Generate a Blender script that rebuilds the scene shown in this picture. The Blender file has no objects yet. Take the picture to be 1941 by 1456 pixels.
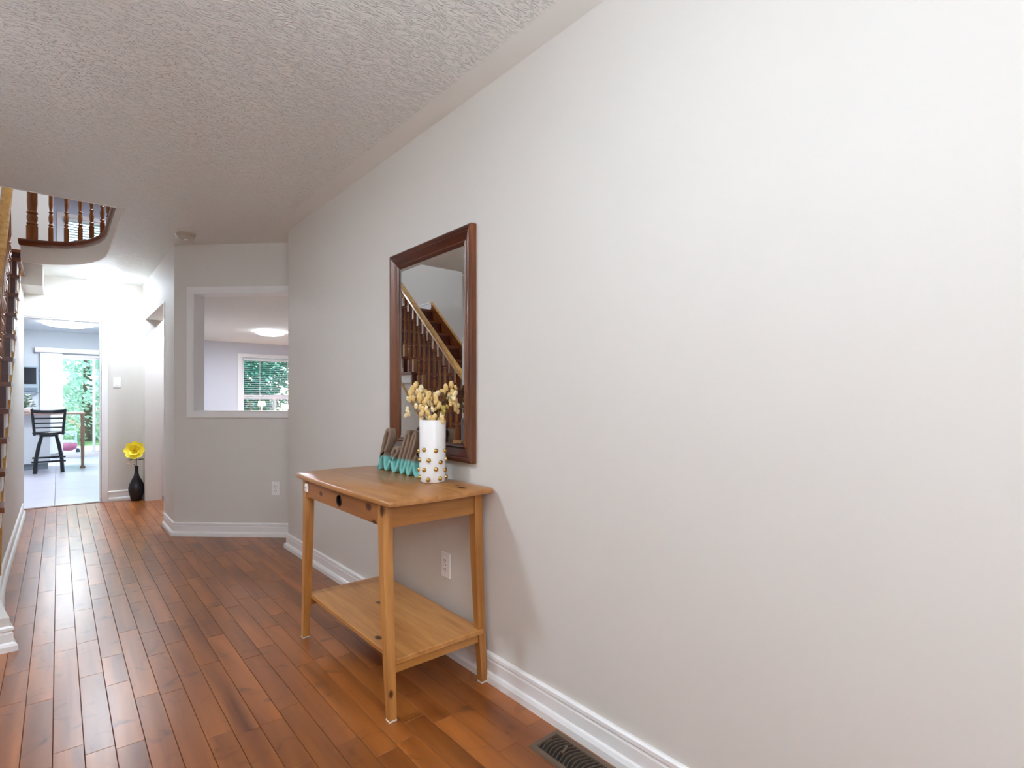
import bpy, bmesh, math, random
from mathutils import Vector, Matrix
random.seed(7)
R = math.radians
scene = bpy.context.scene
col = scene.collection

# ------------------------------------------------------------------ camera, world, exposure
cam_d = bpy.data.cameras.new('camera')
cam_d.sensor_width = 36.0
cam_d.lens = 36.0 * 1012 / 1941
cam_d.shift_y = 27 / 1941
cam_d.clip_start = 0.05
cam = bpy.data.objects.new('camera', cam_d)
cam.location = (0, 0, 1.15)
cam.rotation_euler = (R(90), 0, -math.atan(860 / 1012))
col.objects.link(cam)
scene.camera = cam
scene.view_settings.view_transform = 'Standard'
scene.view_settings.look = 'None'
scene.view_settings.gamma = 1.0
scene.view_settings.use_curve_mapping = False
scene.view_settings.exposure = 1.95
scene.cycles.use_denoising = True
scene.cycles.max_bounces = 14
scene.cycles.diffuse_bounces = 8
scene.cycles.sample_clamp_indirect = 6.0
scene.cycles.caustics_reflective = False
scene.cycles.caustics_refractive = False

world = bpy.data.worlds.new('world')
scene.world = world
world.use_nodes = True
wn = world.node_tree
sky = wn.nodes.new('ShaderNodeTexSky')
sky.sky_type = 'NISHITA'
sky.sun_disc = False
sky.sun_elevation = R(48)
sky.sun_rotation = R(200)
sky.air_density = 1.2
wn.links.new(sky.outputs[0], wn.nodes['Background'].inputs[0])
wn.nodes['Background'].inputs[1].default_value = 0.33
world.cycles.sampling_method = 'NONE'
sun_d = bpy.data.lights.new('sun', 'SUN')
sun_d.energy = 1.4
sun_d.angle = R(6)
sun_d.color = (1.0, 0.96, 0.9)
sun = bpy.data.objects.new('sun', sun_d)
sun.rotation_euler = (R(27), 0, R(-25))
sun.location = (0, 0, 12)
col.objects.link(sun)

LAMP_NEAR, FILL_STAIR, LAMP_HALL, LAMP_KITCHEN, LAMP_FAMILY, FILL_UPPER = 26.0, 24.0, 22.0, 8.0, 46.0, 62.0

# ------------------------------------------------------------------ helpers
def lin(c):
    return tuple(((v / 255) / 12.92 if v / 255 <= 0.04045 else ((v / 255 + 0.055) / 1.055) ** 2.4) for v in c)

MATS = {}
def mat(name, rgb, rough=0.5, metal=0.0, emit=0.0, emit_rgb=None, noise=0.0, nscale=20.0, bump=0.0, bscale=60.0, spec=0.5, coat=0.0, trans=0.0, sub=0.0):
    if name in MATS: return MATS[name]
    m = bpy.data.materials.new(name); m.use_nodes = True
    nt = m.node_tree; b = nt.nodes['Principled BSDF']
    c = lin(rgb) + (1,)
    b.inputs['Base Color'].default_value = c
    b.inputs['Roughness'].default_value = rough
    b.inputs['Metallic'].default_value = metal
    b.inputs['Specular IOR Level'].default_value = spec
    b.inputs['Coat Weight'].default_value = coat
    b.inputs['Transmission Weight'].default_value = trans
    if sub: b.inputs['Subsurface Weight'].default_value = sub
    if emit:
        b.inputs['Emission Color'].default_value = lin(emit_rgb or rgb) + (1,)
        b.inputs['Emission Strength'].default_value = emit
        m.cycles.emission_sampling = 'NONE'
    tc = nt.nodes.new('ShaderNodeTexCoord')
    if noise:
        n = nt.nodes.new('ShaderNodeTexNoise'); n.inputs['Scale'].default_value = nscale; n.inputs['Detail'].default_value = 4
        nt.links.new(tc.outputs['Object'], n.inputs['Vector'])
        mx = nt.nodes.new('ShaderNodeMix'); mx.data_type = 'RGBA'
        mx.inputs['A'].default_value = tuple(v * (1 - noise) for v in c[:3]) + (1,)
        mx.inputs['B'].default_value = tuple(min(1, v * (1 + noise)) for v in c[:3]) + (1,)
        nt.links.new(n.outputs['Fac'], mx.inputs['Factor'])
        nt.links.new(mx.outputs['Result'], b.inputs['Base Color'])
    if bump:
        n2 = nt.nodes.new('ShaderNodeTexNoise'); n2.inputs['Scale'].default_value = bscale; n2.inputs['Detail'].default_value = 5
        nt.links.new(tc.outputs['Object'], n2.inputs['Vector'])
        bp = nt.nodes.new('ShaderNodeBump'); bp.inputs['Strength'].default_value = bump; bp.inputs['Distance'].default_value = 0.01
        nt.links.new(n2.outputs['Fac'], bp.inputs['Height']); nt.links.new(bp.outputs['Normal'], b.inputs['Normal'])
    MATS[name] = m
    return m

def wood(name, a, b_, axis='Y', rough=0.35, scale=1.0, knots=(), vary=0.0, coat=0.0, fine=0.35, stain=0.0, knot_rgb=(66, 28, 12)):
    """grain stretched along axis; a dark, b_ light; knots = (x,y,z,r) in object coordinates; vary = tone change per object"""
    if name in MATS: return MATS[name]
    m = bpy.data.materials.new(name); m.use_nodes = True
    nt = m.node_tree; L = nt.links; N = nt.nodes; b = N['Principled BSDF']
    b.inputs['Roughness'].default_value = rough; b.inputs['Coat Weight'].default_value = coat
    b.inputs['Coat Roughness'].default_value = 0.12
    tc = N.new('ShaderNodeTexCoord'); oi = N.new('ShaderNodeObjectInfo')
    add = N.new('ShaderNodeVectorMath'); add.operation = 'MULTIPLY_ADD'
    cmb = N.new('ShaderNodeCombineXYZ')
    for k in range(3): L.new(oi.outputs['Random'], cmb.inputs[k])
    L.new(cmb.outputs[0], add.inputs[0]); add.inputs[1].default_value = (17, 31, 23); L.new(tc.outputs['Object'], add.inputs[2])
    mp = N.new('ShaderNodeMapping')
    s = {'X': (1.2, 14, 14), 'Y': (14, 1.2, 14), 'Z': (14, 14, 1.2)}[axis]
    mp.inputs['Scale'].default_value = tuple(v * scale for v in s)
    L.new(add.outputs[0], mp.inputs['Vector'])
    n1 = N.new('ShaderNodeTexNoise'); n1.inputs['Scale'].default_value = 1.6; n1.inputs['Detail'].default_value = 6; n1.inputs['Distortion'].default_value = 0.6
    L.new(mp.outputs[0], n1.inputs['Vector'])
    n2 = N.new('ShaderNodeTexNoise'); n2.inputs['Scale'].default_value = 7; n2.inputs['Detail'].default_value = 3
    L.new(mp.outputs[0], n2.inputs['Vector'])
    av = N.new('ShaderNodeMath'); av.operation = 'MULTIPLY_ADD'; av.inputs[1].default_value = fine
    L.new(n2.outputs['Fac'], av.inputs[0]); L.new(n1.outputs['Fac'], av.inputs[2])
    cr = N.new('ShaderNodeValToRGB')
    cr.color_ramp.elements[0].position = 0.25 + fine / 2; cr.color_ramp.elements[0].color = lin(a) + (1,)
    cr.color_ramp.elements[1].position = 0.70 + fine / 2; cr.color_ramp.elements[1].color = lin(b_) + (1,)
    L.new(av.outputs[0], cr.inputs[0])
    out = cr.outputs[0]
    if stain:
        n3 = N.new('ShaderNodeTexNoise'); n3.inputs['Scale'].default_value = 10; n3.inputs['Detail'].default_value = 3; n3.inputs['Distortion'].default_value = 0.8
        L.new(add.outputs[0], n3.inputs['Vector'])
        ms = N.new('ShaderNodeMapRange'); ms.interpolation_type = 'SMOOTHSTEP'; ms.inputs['From Min'].default_value = .57; ms.inputs['From Max'].default_value = .80
        ms.inputs['To Max'].default_value = stain; L.new(n3.outputs['Fac'], ms.inputs['Value'])
        m3 = N.new('ShaderNodeMix'); m3.data_type = 'RGBA'; m3.inputs['B'].default_value = lin((64, 28, 14)) + (1,)
        L.new(ms.outputs[0], m3.inputs['Factor']); L.new(out, m3.inputs['A']); out = m3.outputs['Result']
    if vary:
        hs = N.new('ShaderNodeHueSaturation')
        mr = N.new('ShaderNodeMapRange'); mr.inputs['To Min'].default_value = 1 - vary; mr.inputs['To Max'].default_value = 1 + vary
        L.new(oi.outputs['Random'], mr.inputs['Value']); L.new(mr.outputs[0], hs.inputs['Value']); L.new(out, hs.inputs['Color'])
        out = hs.outputs[0]
    for (x, y, z, r) in knots:
        d = N.new('ShaderNodeVectorMath'); d.operation = 'SUBTRACT'; d.inputs[1].default_value = (x, y, z); L.new(tc.outputs['Object'], d.inputs[0])
        sc = N.new('ShaderNodeVectorMath'); sc.operation = 'MULTIPLY'
        sc.inputs[1].default_value = {'X': (0.6, 1, 1), 'Y': (1, 0.6, 1), 'Z': (1, 1, 0.6)}[axis]; L.new(d.outputs[0], sc.inputs[0])
        le = N.new('ShaderNodeVectorMath'); le.operation = 'LENGTH'; L.new(sc.outputs[0], le.inputs[0])
        mr = N.new('ShaderNodeMapRange'); mr.inputs['From Min'].default_value = r * 0.55; mr.inputs['From Max'].default_value = r
        mr.inputs['To Min'].default_value = 0.95; mr.inputs['To Max'].default_value = 0; L.new(le.outputs['Value'], mr.inputs['Value'])
        mx = N.new('ShaderNodeMix'); mx.data_type = 'RGBA'; mx.inputs['B'].default_value = lin(knot_rgb) + (1,)
        L.new(mr.outputs[0], mx.inputs['Factor']); L.new(out, mx.inputs['A']); out = mx.outputs['Result']
    L.new(out, b.inputs['Base Color'])
    MATS[name] = m
    return m

class MB:
    """collects shapes for ONE mesh"""
    def __init__(self): self.bm = bmesh.new()
    def box(self, x0, x1, y0, y1, z0, z1, bev=0.0, M=None):
        vs = bmesh.ops.create_cube(self.bm, size=1)['verts']
        for v in vs: v.co = Vector(((x0 + x1) / 2 + v.co.x * (x1 - x0), (y0 + y1) / 2 + v.co.y * (y1 - y0), (z0 + z1) / 2 + v.co.z * (z1 - z0)))
        if bev:
            es = list({e for v in vs for e in v.link_edges})
            r = bmesh.ops.bevel(self.bm, geom=es, offset=bev, segments=1, affect='EDGES', profile=0.5)
            vs = r['verts']
        if M is not None:
            for v in {v for v in vs}: v.co = M @ v.co
        return self
    def prism(self, poly, z0, z1):
        lo = [self.bm.verts.new((x, y, z0)) for x, y in poly]; hi = [self.bm.verts.new((x, y, z1)) for x, y in poly]
        n = len(poly)
        self.bm.faces.new(lo[::-1]); self.bm.faces.new(hi)
        for i in range(n): self.bm.faces.new((lo[i], lo[(i + 1) % n], hi[(i + 1) % n], hi[i]))
        return self
    def rings(self, rings, closed=True, caps=True, loop=False):
        vr = [[self.bm.verts.new(p) for p in r] for r in rings]
        n = len(rings[0])
        for i in range(len(vr) - (0 if loop else 1)):
            a, b = vr[i], vr[(i + 1) % len(vr)]
            for j in range(n if closed else n - 1):
                try: self.bm.faces.new((a[j], a[(j + 1) % n], b[(j + 1) % n], b[j]))
                except ValueError: pass
        if caps and not loop:
            self.bm.faces.new(vr[0][::-1]); self.bm.faces.new(vr[-1])
        return self
    def lathe(self, prof, c=(0, 0, 0), seg=16, M=None):
        rs = []
        for r, z in prof:
            ring = []
            for k in range(seg):
                a = 2 * math.pi * k / seg
                p = Vector((c[0] + r * math.cos(a), c[1] + r * math.sin(a), c[2] + z))
                ring.append(M @ p if M is not None else p)
            rs.append(ring)
        return self.rings(rs)
    def tube(self, pts, r, seg=8, caps=True):
        pts = [Vector(p) for p in pts]; rs = []
        rr = r if isinstance(r, (list, tuple)) else [r] * len(pts)
        for i, p in enumerate(pts):
            t = (pts[min(i + 1, len(pts) - 1)] - pts[max(i - 1, 0)]).normalized()
            up = Vector((0, 0, 1)) if abs(t.z) < 0.9 else Vector((1, 0, 0))
            s = t.cross(up).normalized(); u = s.cross(t)
            rs.append([p + rr[i] * (math.cos(2 * math.pi * k / seg) * s + math.sin(2 * math.pi * k / seg) * u) for k in range(seg)])
        return self.rings(rs, caps=caps)
    def sweep(self, path, prof, side=1, closed_path=False):
        """prof (offset, z) carried along an XY path with mitred corners; offset goes to the left (side=1) of travel"""
        P = [Vector(p) for p in path]; n = len(P); rs = []
        for i in range(n):
            if closed_path: a, b = P[i - 1], P[(i + 1) % n]
            else: a, b = P[max(i - 1, 0)], P[min(i + 1, n - 1)]
            d1 = (P[i] - a); d2 = (b - P[i])
            if d1.length < 1e-9: d1 = d2
            if d2.length < 1e-9: d2 = d1
            d1.normalize(); d2.normalize()
            n1 = Vector((-d1.y, d1.x)) * side; n2 = Vector((-d2.y, d2.x)) * side
            m = (n1 + n2).normalized(); m = m / max(0.35, m.dot(n1))
            rs.append([(P[i].x + m.x * o, P[i].y + m.y * o, z) for o, z in prof])
        return self.rings(rs, caps=not closed_path, loop=closed_path)
    def sphere(self, c, r, sub=2, scale=(1, 1, 1), M=None):
        vs = bmesh.ops.create_icosphere(self.bm, subdivisions=sub, radius=r)['verts']
        for v in vs:
            p = Vector((v.co.x * scale[0], v.co.y * scale[1], v.co.z * scale[2]))
            if M is not None: p = M @ p
            v.co = p + Vector(c)
        return self
    def quad(self, a, b, c, d):
        self.bm.faces.new([self.bm.verts.new(p) for p in (a, b, c, d)]); return self
    def mesh(self, name, m, smooth=None):
        bmesh.ops.recalc_face_normals(self.bm, faces=self.bm.faces[:])
        me = bpy.data.meshes.new(name); self.bm.to_mesh(me); self.bm.free()
        me.materials.append(m)
        if smooth is not None:
            me.shade_smooth()
            try: me.set_sharp_from_angle(angle=R(smooth))
            except Exception: pass
        return me
    def build(self, name, m, parent=None, smooth=None, kind=None, loc=None):
        o = bpy.data.objects.new(name, self.mesh(name, m, smooth)); col.objects.link(o)
        if parent is not None: o.parent = parent
        if kind: o['kind'] = kind
        if loc is not None: o.location = loc
        return o

def tag(o, label, cat, group=None):
    o['label'] = label; o['category'] = cat
    if group: o['group'] = group
    return o
def thing(name, label, cat, loc=(0, 0, 0), rz=0.0, group=None):
    o = bpy.data.objects.new(name, None); col.objects.link(o)
    o.empty_display_size = 0.05; o.location = loc; o.rotation_euler = (0, 0, rz)
    return tag(o, label, cat, group)
def inst(name, me, parent=None, loc=(0, 0, 0), rot=(0, 0, 0), sc=(1, 1, 1), kind=None):
    o = bpy.data.objects.new(name, me); col.objects.link(o)
    o.location = loc; o.rotation_euler = rot; o.scale = sc
    if parent is not None: o.parent = parent
    if kind: o['kind'] = kind
    return o
def struct(name, mb, m, parent=None, smooth=None):
    return mb.build(name, m, parent, smooth, kind='structure')

# ------------------------------------------------------------------ materials
M_WALL = mat('wall_paint_greige', (212, 207, 200), 0.62, noise=0.012, nscale=3, bump=0.03, bscale=220)
M_STAIRWALL = M_WALL
M_WHITE = mat('trim_white', (232, 230, 228), 0.35)
M_KWALL = mat('wall_paint_pale_blue', (198, 204, 208), 0.6)
M_FWALL = mat('wall_paint_cool_grey', (204, 205, 212), 0.6)
M_CEILPLAIN = mat('ceiling_plain', (225, 221, 215), 0.7)
M_UPPER = mat('upper_wall_paint', (226, 220, 212), 0.6)

def ceiling_material():
    m = bpy.data.materials.new('ceiling_brushed_texture'); m.use_nodes = True
    nt = m.node_tree; N = nt.nodes; L = nt.links; b = N['Principled BSDF']
    b.inputs['Base Color'].default_value = lin((234, 235, 231)) + (1,); b.inputs['Roughness'].default_value = 0.55
    tc = N.new('ShaderNodeTexCoord')
    w = N.new('ShaderNodeTexNoise'); w.inputs['Scale'].default_value = 9; w.inputs['Detail'].default_value = 2
    L.new(tc.outputs['Object'], w.inputs['Vector'])
    mixv = N.new('ShaderNodeVectorMath'); mixv.operation = 'MULTIPLY_ADD'; mixv.inputs[1].default_value = (0.06, 0.06, 0.06)
    L.new(w.outputs['Color'], mixv.inputs[0]); L.new(tc.outputs['Object'], mixv.inputs[2])
    mp = N.new('ShaderNodeMapping'); mp.inputs['Scale'].default_value = (42, 120, 1); mp.inputs['Rotation'].default_value = (0, 0, R(12))
    L.new(mixv.outputs[0], mp.inputs['Vector'])
    n = N.new('ShaderNodeTexNoise'); n.inputs['Scale'].default_value = 1.0; n.inputs['Detail'].default_value = 1.5; n.inputs['Distortion'].default_value = 0.7
    L.new(mp.outputs[0], n.inputs['Vector'])
    rp = N.new('ShaderNodeMapRange'); rp.interpolation_type = 'SMOOTHSTEP'; rp.inputs['From Min'].default_value = 0.46; rp.inputs['From Max'].default_value = 0.66
    L.new(n.outputs['Fac'], rp.inputs['Value'])
    # the strip along the right wall was left smooth
    sx = N.new('ShaderNodeSeparateXYZ'); L.new(tc.outputs['Object'], sx.inputs[0])
    edge = N.new('ShaderNodeMapRange'); edge.inputs['From Min'].default_value = 1.225; edge.inputs['From Max'].default_value = 1.245
    edge.inputs['To Min'].default_value = 0.9; edge.inputs['To Max'].default_value = 0.0
    L.new(sx.outputs[0], edge.inputs['Value'])
    bp = N.new('ShaderNodeBump'); bp.inputs['Distance'].default_value = 0.006
    L.new(rp.outputs[0], bp.inputs['Height']); L.new(edge.outputs[0], bp.inputs['Strength']); L.new(bp.outputs[0], b.inputs['Normal'])
    return m
M_CEIL = ceiling_material()

M_PLANK = wood('hardwood_plank', (104, 52, 20), (166, 98, 44), 'Y', rough=0.285, scale=0.5, vary=0.16, fine=0.0, stain=0.75)
M_PLANK.node_tree.nodes['Principled BSDF'].inputs['Specular IOR Level'].default_value = 0.75
M_GAP = mat('plank_joint_dark', (38, 20, 12), 0.8)
M_STAIR_TREAD = wood('stair_tread_wood', (92, 42, 20), (132, 70, 34), 'X', rough=0.3)
M_STAIR_RISER = wood('stair_riser_mahogany', (70, 24, 14), (98, 40, 22), 'X', rough=0.35)
M_BALUSTER = wood('baluster_wood', (118, 66, 26), (168, 104, 48), 'Z', rough=0.22, coat=0.3)
M_RAIL = wood('handrail_wood', (176, 122, 58), (216, 168, 98), 'Y', rough=0.25, coat=0.3)
M_NOSING = wood('nosing_wood', (84, 40, 18), (120, 62, 30), 'X', rough=0.3)
M_PINE_X = wood('pine_lengthwise', (148, 92, 44), (186, 130, 74), 'Y', rough=0.3, scale=0.7)

# ------------------------------------------------------------------ the setting
STAIR_X = -0.27
H = 2.44
UP = 2.64
OPEN_PATH = [(0.345, 4.48), (0.345, 5.90), (0.335, 6.10), (0.305, 6.28), (0.25, 6.45), (0.17, 6.60), (0.06, 6.73), (-0.08, 6.82), (-0.27, 6.87)]
DP, DB = Vector((1.50, 4.53)), Vector((0.74, 5.25))
Dd = (DB - DP).normalized(); Dn = Vector((Dd.y, -Dd.x)); Dn = Dn if Dn.x > 0 else -Dn     # Dn points away from the hall
DL = (DB - DP).length

def hall_right(y):
    if y <= 4.53: return 1.56
    if y >= 5.25: return 0.84
    t = (y - 4.53) / 0.72
    return 1.56 + (0.84 - 1.56) * t

def deck(mb, z0, z1, xr):
    for (x0, y0), (x1, y1) in zip(OPEN_PATH[:-1], OPEN_PATH[1:]):
        ys = [y0] + [y for y in (4.53, 5.25) if y0 < y < y1] + [y1]
        for a, b in zip(ys[:-1], ys[1:]):
            xa = x0 + (x1 - x0) * (a - y0) / (y1 - y0); xb = x0 + (x1 - x0) * (b - y0) / (y1 - y0)
            mb.prism([(xa, a), (xr(a), a), (xr(b), b), (xb, b)], z0, z1)
    return mb

# floors
flo = struct('floor', MB().box(-1.3, 6.3, -2.6, 7.5, -0.16, -0.0125), M_GAP)
PW = 0.079
plank_mesh = {}
def plank(L):
    key = round(L, 3)
    if key not in plank_mesh:
        b = MB(); w = PW / 2 - 0.0006; l = L / 2 - 0.0006; c = 0.0012
        b.rings([[(-w, -l, -.012), (w, -l, -.012), (w, l, -.012), (-w, l, -.012)], [(-w, -l, -c), (w, -l, -c), (w, l, -c), (-w, l, -c)],
                 [(-w + c, -l + c, 0), (w - c, -l + c, 0), (w - c, l - c, 0), (-w + c, l - c, 0)]])
        plank_mesh[key] = b.mesh('plank', M_PLANK)
    return plank_mesh[key]
vis, rest = [], []
k0 = int((-1.17 - 0.065) / PW) - 1
rng = random.Random(11)
for k in range(k0, k0 + 40):
    xa = 0.065 + k * PW
    if xa > 1.5: break
    y = -2.6 + rng.uniform(-0.6, 0)
    while y < 7.5:
        L = rng.choice((0.3, 0.4, 0.5, 0.62, 0.75, 0.9))
        y1 = min(y + L, 7.5); xc = xa + PW / 2; yc = (y + y1) / 2
        seen = y1 > 0.95 and xc < 1.37 and xc > -0.062 * y1 - 0.05 and (y < 4.2 or xc < 1.46 - (y - 4.56) * 1.05 or (xc < 0.98 and y > 5.0))
        (vis if seen else rest).append((xc, y, y1)); y = y1
vis.sort(key=lambda t: math.hypot(t[0], t[1]))
rest += vis[300:]; vis = vis[:300]
for xc, y, y1 in vis:
    inst('plank', plank(y1 - y), flo, (xc, (y + y1) / 2, 0))
b = MB()
for xc, y, y1 in rest:
    b.box(xc - PW / 2 + .0006, xc + PW / 2 - .0006, y + .0006, y1 - .0006, -.012, 0)
b.build('plank_remainder', M_PLANK, flo, kind='stuff')
# family room floor (not in view) and kitchen floor
struct('floor_family', MB().box(1.56, 6.3, 4.3, 13.5, -0.16, 0.0), mat('family_floor', (176, 158, 144), 0.4))
kf = struct('floor_kitchen', MB().box(-2.6, 1.2, 7.5, 13.5, -0.16, -0.010), mat('tile_grout', (150, 148, 156), 0.8))
M_TILE = mat('kitchen_tile', (212, 208, 220), 0.30, noise=0.04, nscale=4)
tm = MB().box(-.3235, .3235, -.3235, .3235, -.01, 0, bev=0.002).mesh('tile', M_TILE)
for i in range(-4, 2):
    for j in range(9):
        x = -0.03 + (i + .5) * .65; y = 7.5 + .33 + j * .65
        if y > 13.2 : continue
        inst('tile', tm, kf, (x, y, 0))
struct('trim_1', MB().box(-.6, .37, 7.44, 7.50, -0.002, 0.006), mat('threshold_strip', (120, 96, 84), 0.4))

# ceilings
b = MB(); b.box(-1.17, 1.56, -2.6, 4.48, H, H + .1); deck(b, H, H + .1, hall_right)
b.prism([(-0.27, 6.87), (0.84, 6.87), (0.84, 7.5), (-0.27, 7.5)], H, H + .1)
struct('ceiling', b, M_CEIL)
struct('ceiling_kitchen', MB().box(-2.6, 1.15, 7.5, 13.55, H, H + .1), mat('kitchen_ceiling', (206, 212, 216), 0.7))
struct('ceiling_family', MB().prism([(1.57, 4.3), (6.3, 4.3), (6.3, 13.55), (1.15, 13.55), (1.15, 7.5), (.84, 7.5), (.84, 5.25), (1.57, 4.54)], H, H + .1), M_CEILPLAIN)
# upper floor deck, with a hole over the stairs
b = MB(); b.box(-1.17, 3.2, 1.9, 4.48, UP - .1, UP); deck(b, UP - .1, UP, lambda y: 3.2)
b.box(-0.27, 3.2, 6.87, 7.07, UP - .1, UP); b.box(-0.27, 3.2, 7.07, 13.5, UP - .1, UP); b.box(-2.6, -0.27, 7.35, 13.5, UP - .1, UP)
struct('floor_upper', b, mat('upper_floor_wood', (120, 70, 40), 0.4))
struct('ceiling_upper', MB().box(-2.7, 3.3, 1.8, 13.7, 5.08, 5.2), M_CEILPLAIN)

# walls
struct('wall_right', MB().prism([(1.35, -2.6), (1.35, 4.25), (1.47, 4.25), (1.47, 4.558), (1.62, 4.558), (1.62, -2.6)], 0, H), M_WALL)
def dpt(q, t=0.0): return DP + Dd * q + Dn * t
def dprism(mb, q0, q1, t0, t1, z0, z1):
    return mb.prism([tuple(dpt(q0, t0)), tuple(dpt(q1, t0)), tuple(dpt(q1, t1)), tuple(dpt(q0, t1))], z0, z1)
b = MB()
dprism(b, -0.06, DL, 0, .12, 0, 1.04); dprism(b, -0.06, DL, 0, .12, 2.027, H); dprism(b, .872, DL, 0, .12, 1.04, 2.027)
struct('wall_diagonal', b, M_WALL)
b = MB()
dprism(b, -0.05, .93, -.012, .0, .988, 1.04); dprism(b, -0.05, .93, -.012, .0, 2.027, 2.08); dprism(b, .872, .93, -.012, 0, 1.04, 2.027)
dprism(b, -0.05, .872, -.012, .125, 1.036, 1.046); dprism(b, -0.05, .872, -.012, .125, 2.021, 2.031); dprism(b, .866, .876, -.012, .125, 1.046, 2.021)
struct('trim_2', b, M_WHITE)
b = MB()
b.box(.74, .90, 5.25, 5.77, 0, H); b.box(.74, .90, 7.2, 7.45, 0, H); b.box(.74, .90, 5.77, 7.2, 2.03, H)
b.prism([(.74, 5.25), tuple(dpt(DL, .12)), (.90, 5.33)], 0, H)
struct('wall_side', b, M_WALL)
struct('trim_3', MB().box(.734, .906, 5.755, 5.775, 0, 2.035), M_WHITE)
b = MB()
b.box(.363, 1.3, 7.45, 7.57, 0, H); b.box(-2.6, -.62, 7.45, 7.57, 0, H); b.box(-.62, .363, 7.45, 7.57, 2.0, H)
struct('wall_back', b, M_WALL)
b = MB()
b.box(.358, .422, 7.432, 7.45, 0, 2.06); b.box(-.68, .357, 7.432, 7.45, 1.995, 2.06); b.box(.35, .363, 7.432, 7.58, 0, 2.0); b.box(-.62, .363, 7.432, 7.58, 1.987, 2.0)
struct('trim_4', b, M_WHITE)
b = MB(); b.box(-1.3, -1.17, -2.6, 7.45, 0, 5.08); b.box(-1.3, -1.17, 7.45, 13.5, H, 5.08)
struct('wall_left', b, M_WALL)
struct('wall_front', MB().box(-1.3, 1.62, -2.72, -2.6, 0, H), M_WALL)
struct('wall_family_front', MB().box(1.62, 6.3, 4.2, 4.3, 0, H), M_FWALL)
struct('wall_family_right', MB().box(6.2, 6.3, 4.2, 13.5, 0, H), M_FWALL)
struct('wall_divider', MB().box(1.15, 1.25, 7.57, 13.5, 0, H), M_KWALL)
struct('wall_kitchen_left', MB().box(-2.7, -2.6, 7.45, 13.5, 0, H), M_KWALL)
# the back wall of the house: sliding door, family window, upstairs window
b = MB(); y0, y1 = 13.5, 13.66
b.box(-2.7, -.27, y0, y1, 0, UP); b.box(1.08, 1.2, y0, y1, 0, UP); b.box(-.27, 1.08, y0, y1, 2.0, UP)
struct('wall_kitchen_back', b, M_KWALL)
b = MB()
b.box(1.2, 3.24, y0, y1, 0, UP); b.box(5.3, 6.3, y0, y1, 0, UP); b.box(3.24, 5.3, y0, y1, 0, .62); b.box(3.24, 5.3, y0, y1, 2.1, UP)
struct('wall_family_back', b, M_FWALL)
b = MB()
b.box(-2.7, .06, y0, y1, UP, 5.1); b.box(1.3, 3.3, y0, y1, UP, 5.1); b.box(.06, 1.3, y0, y1, UP, 3.4); b.box(.06, 1.3, y0, y1, 4.66, 5.1)
M_BEDWALL = mat('bedroom_wall_pale_blue', (196, 206, 222), 0.6)
struct('wall_upper_back', b, M_BEDWALL)
b = MB(); b.box(-1.17, -.045, 8.3, 8.4, UP, 5.08); b.box(1.7, 3.2, 8.3, 8.4, UP, 5.08)
struct('wall_upper_hall', b, M_UPPER)
b = MB(); b.box(3.2, 3.3, 1.8, 13.5, UP - .1, 5.08); b.box(-1.3, 3.3, 1.8, 1.9, UP - .1, 5.08); b.box(-2.7, -2.6, 8.4, 13.5, UP - .1, 5.08); b.box(-2.6, -1.17, 8.3, 8.4, UP - .1, 5.08)
struct('wall_upper_right', b, M_UPPER)
# soffit box under the stair landing, fascia of the stair opening
struct('wall_soffit', MB().box(-1.17, -.115, 6.88, 7.45, 2.235, H), M_WALL)
fa = MB(); fa.sweep([(x, y) for x, y in OPEN_PATH], [(.010, H - .003), (.010, UP - .02), (-.003, UP - .02), (-.003, H - .003)], side=1)
struct('trim_5', fa, M_WHITE if False else M_UPPER, smooth=40)
struct('trim_6', MB().box(-1.168, .345, 4.478, 4.488, H - .003, UP), M_UPPER)

# baseboards
BB = [(0, .112), (.007, .112), (.013, .106), (.014, .094), (.009, .088), (.010, .084), (.012, .080), (.012, .040), (.020, .036), (.026, .024), (.027, 0), (0, 0)]
struct('baseboard_right', MB().sweep([(1.35, -2.6), (1.35, 4.25), (1.47, 4.25)], BB, side=1), M_WHITE)
struct('baseboard_diagonal', MB().sweep([tuple(dpt(-.02)), tuple(DB), (.74, 5.74)], BB, side=1), M_WHITE)
struct('baseboard_back', MB().sweep([(.74, 7.45), (.425, 7.45)], BB, side=1), M_WHITE)

# ------------------------------------------------------------------ staircase
def stair_x(y):
    if y > 4.7: return STAIR_X
    t = (4.7 - y) / (4.7 - 3.34)
    return STAIR_X + 0.100 * t * t * (0.55 + 0.45 * t)
RISE = .18
NOSE = [3.34, 3.86, 4.13] + [3.525 + .18 * k / .88 for k in range(4, 14)]        # Y of each riser face, 13 rises to the landing
st = thing('staircase', 'wooden staircase with turned balusters and golden handrail rising along the left wall', 'staircase', (0, 0, 0))
yb = NOSE + [7.07]
b = MB()
for k in range(13):
    ya, yc = yb[k], yb[k + 1]; n = 4 if k < 3 else 1
    pts = [(stair_x(ya + (yc - ya) * i / n), ya + (yc - ya) * i / n) for i in range(n + 1)]
    if k == 12: pts = [(STAIR_X, ya), (STAIR_X, 7.07)]
    b.prism([(-1.17, ya)] + pts + [(-1.17, yc)], 0, RISE * (k + 1) - .03)
b.box(-1.17, STAIR_X, 7.07, 7.45, 0, RISE * 13 - .03)
struct('wall_stairs', b, M_STAIRWALL)
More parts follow.
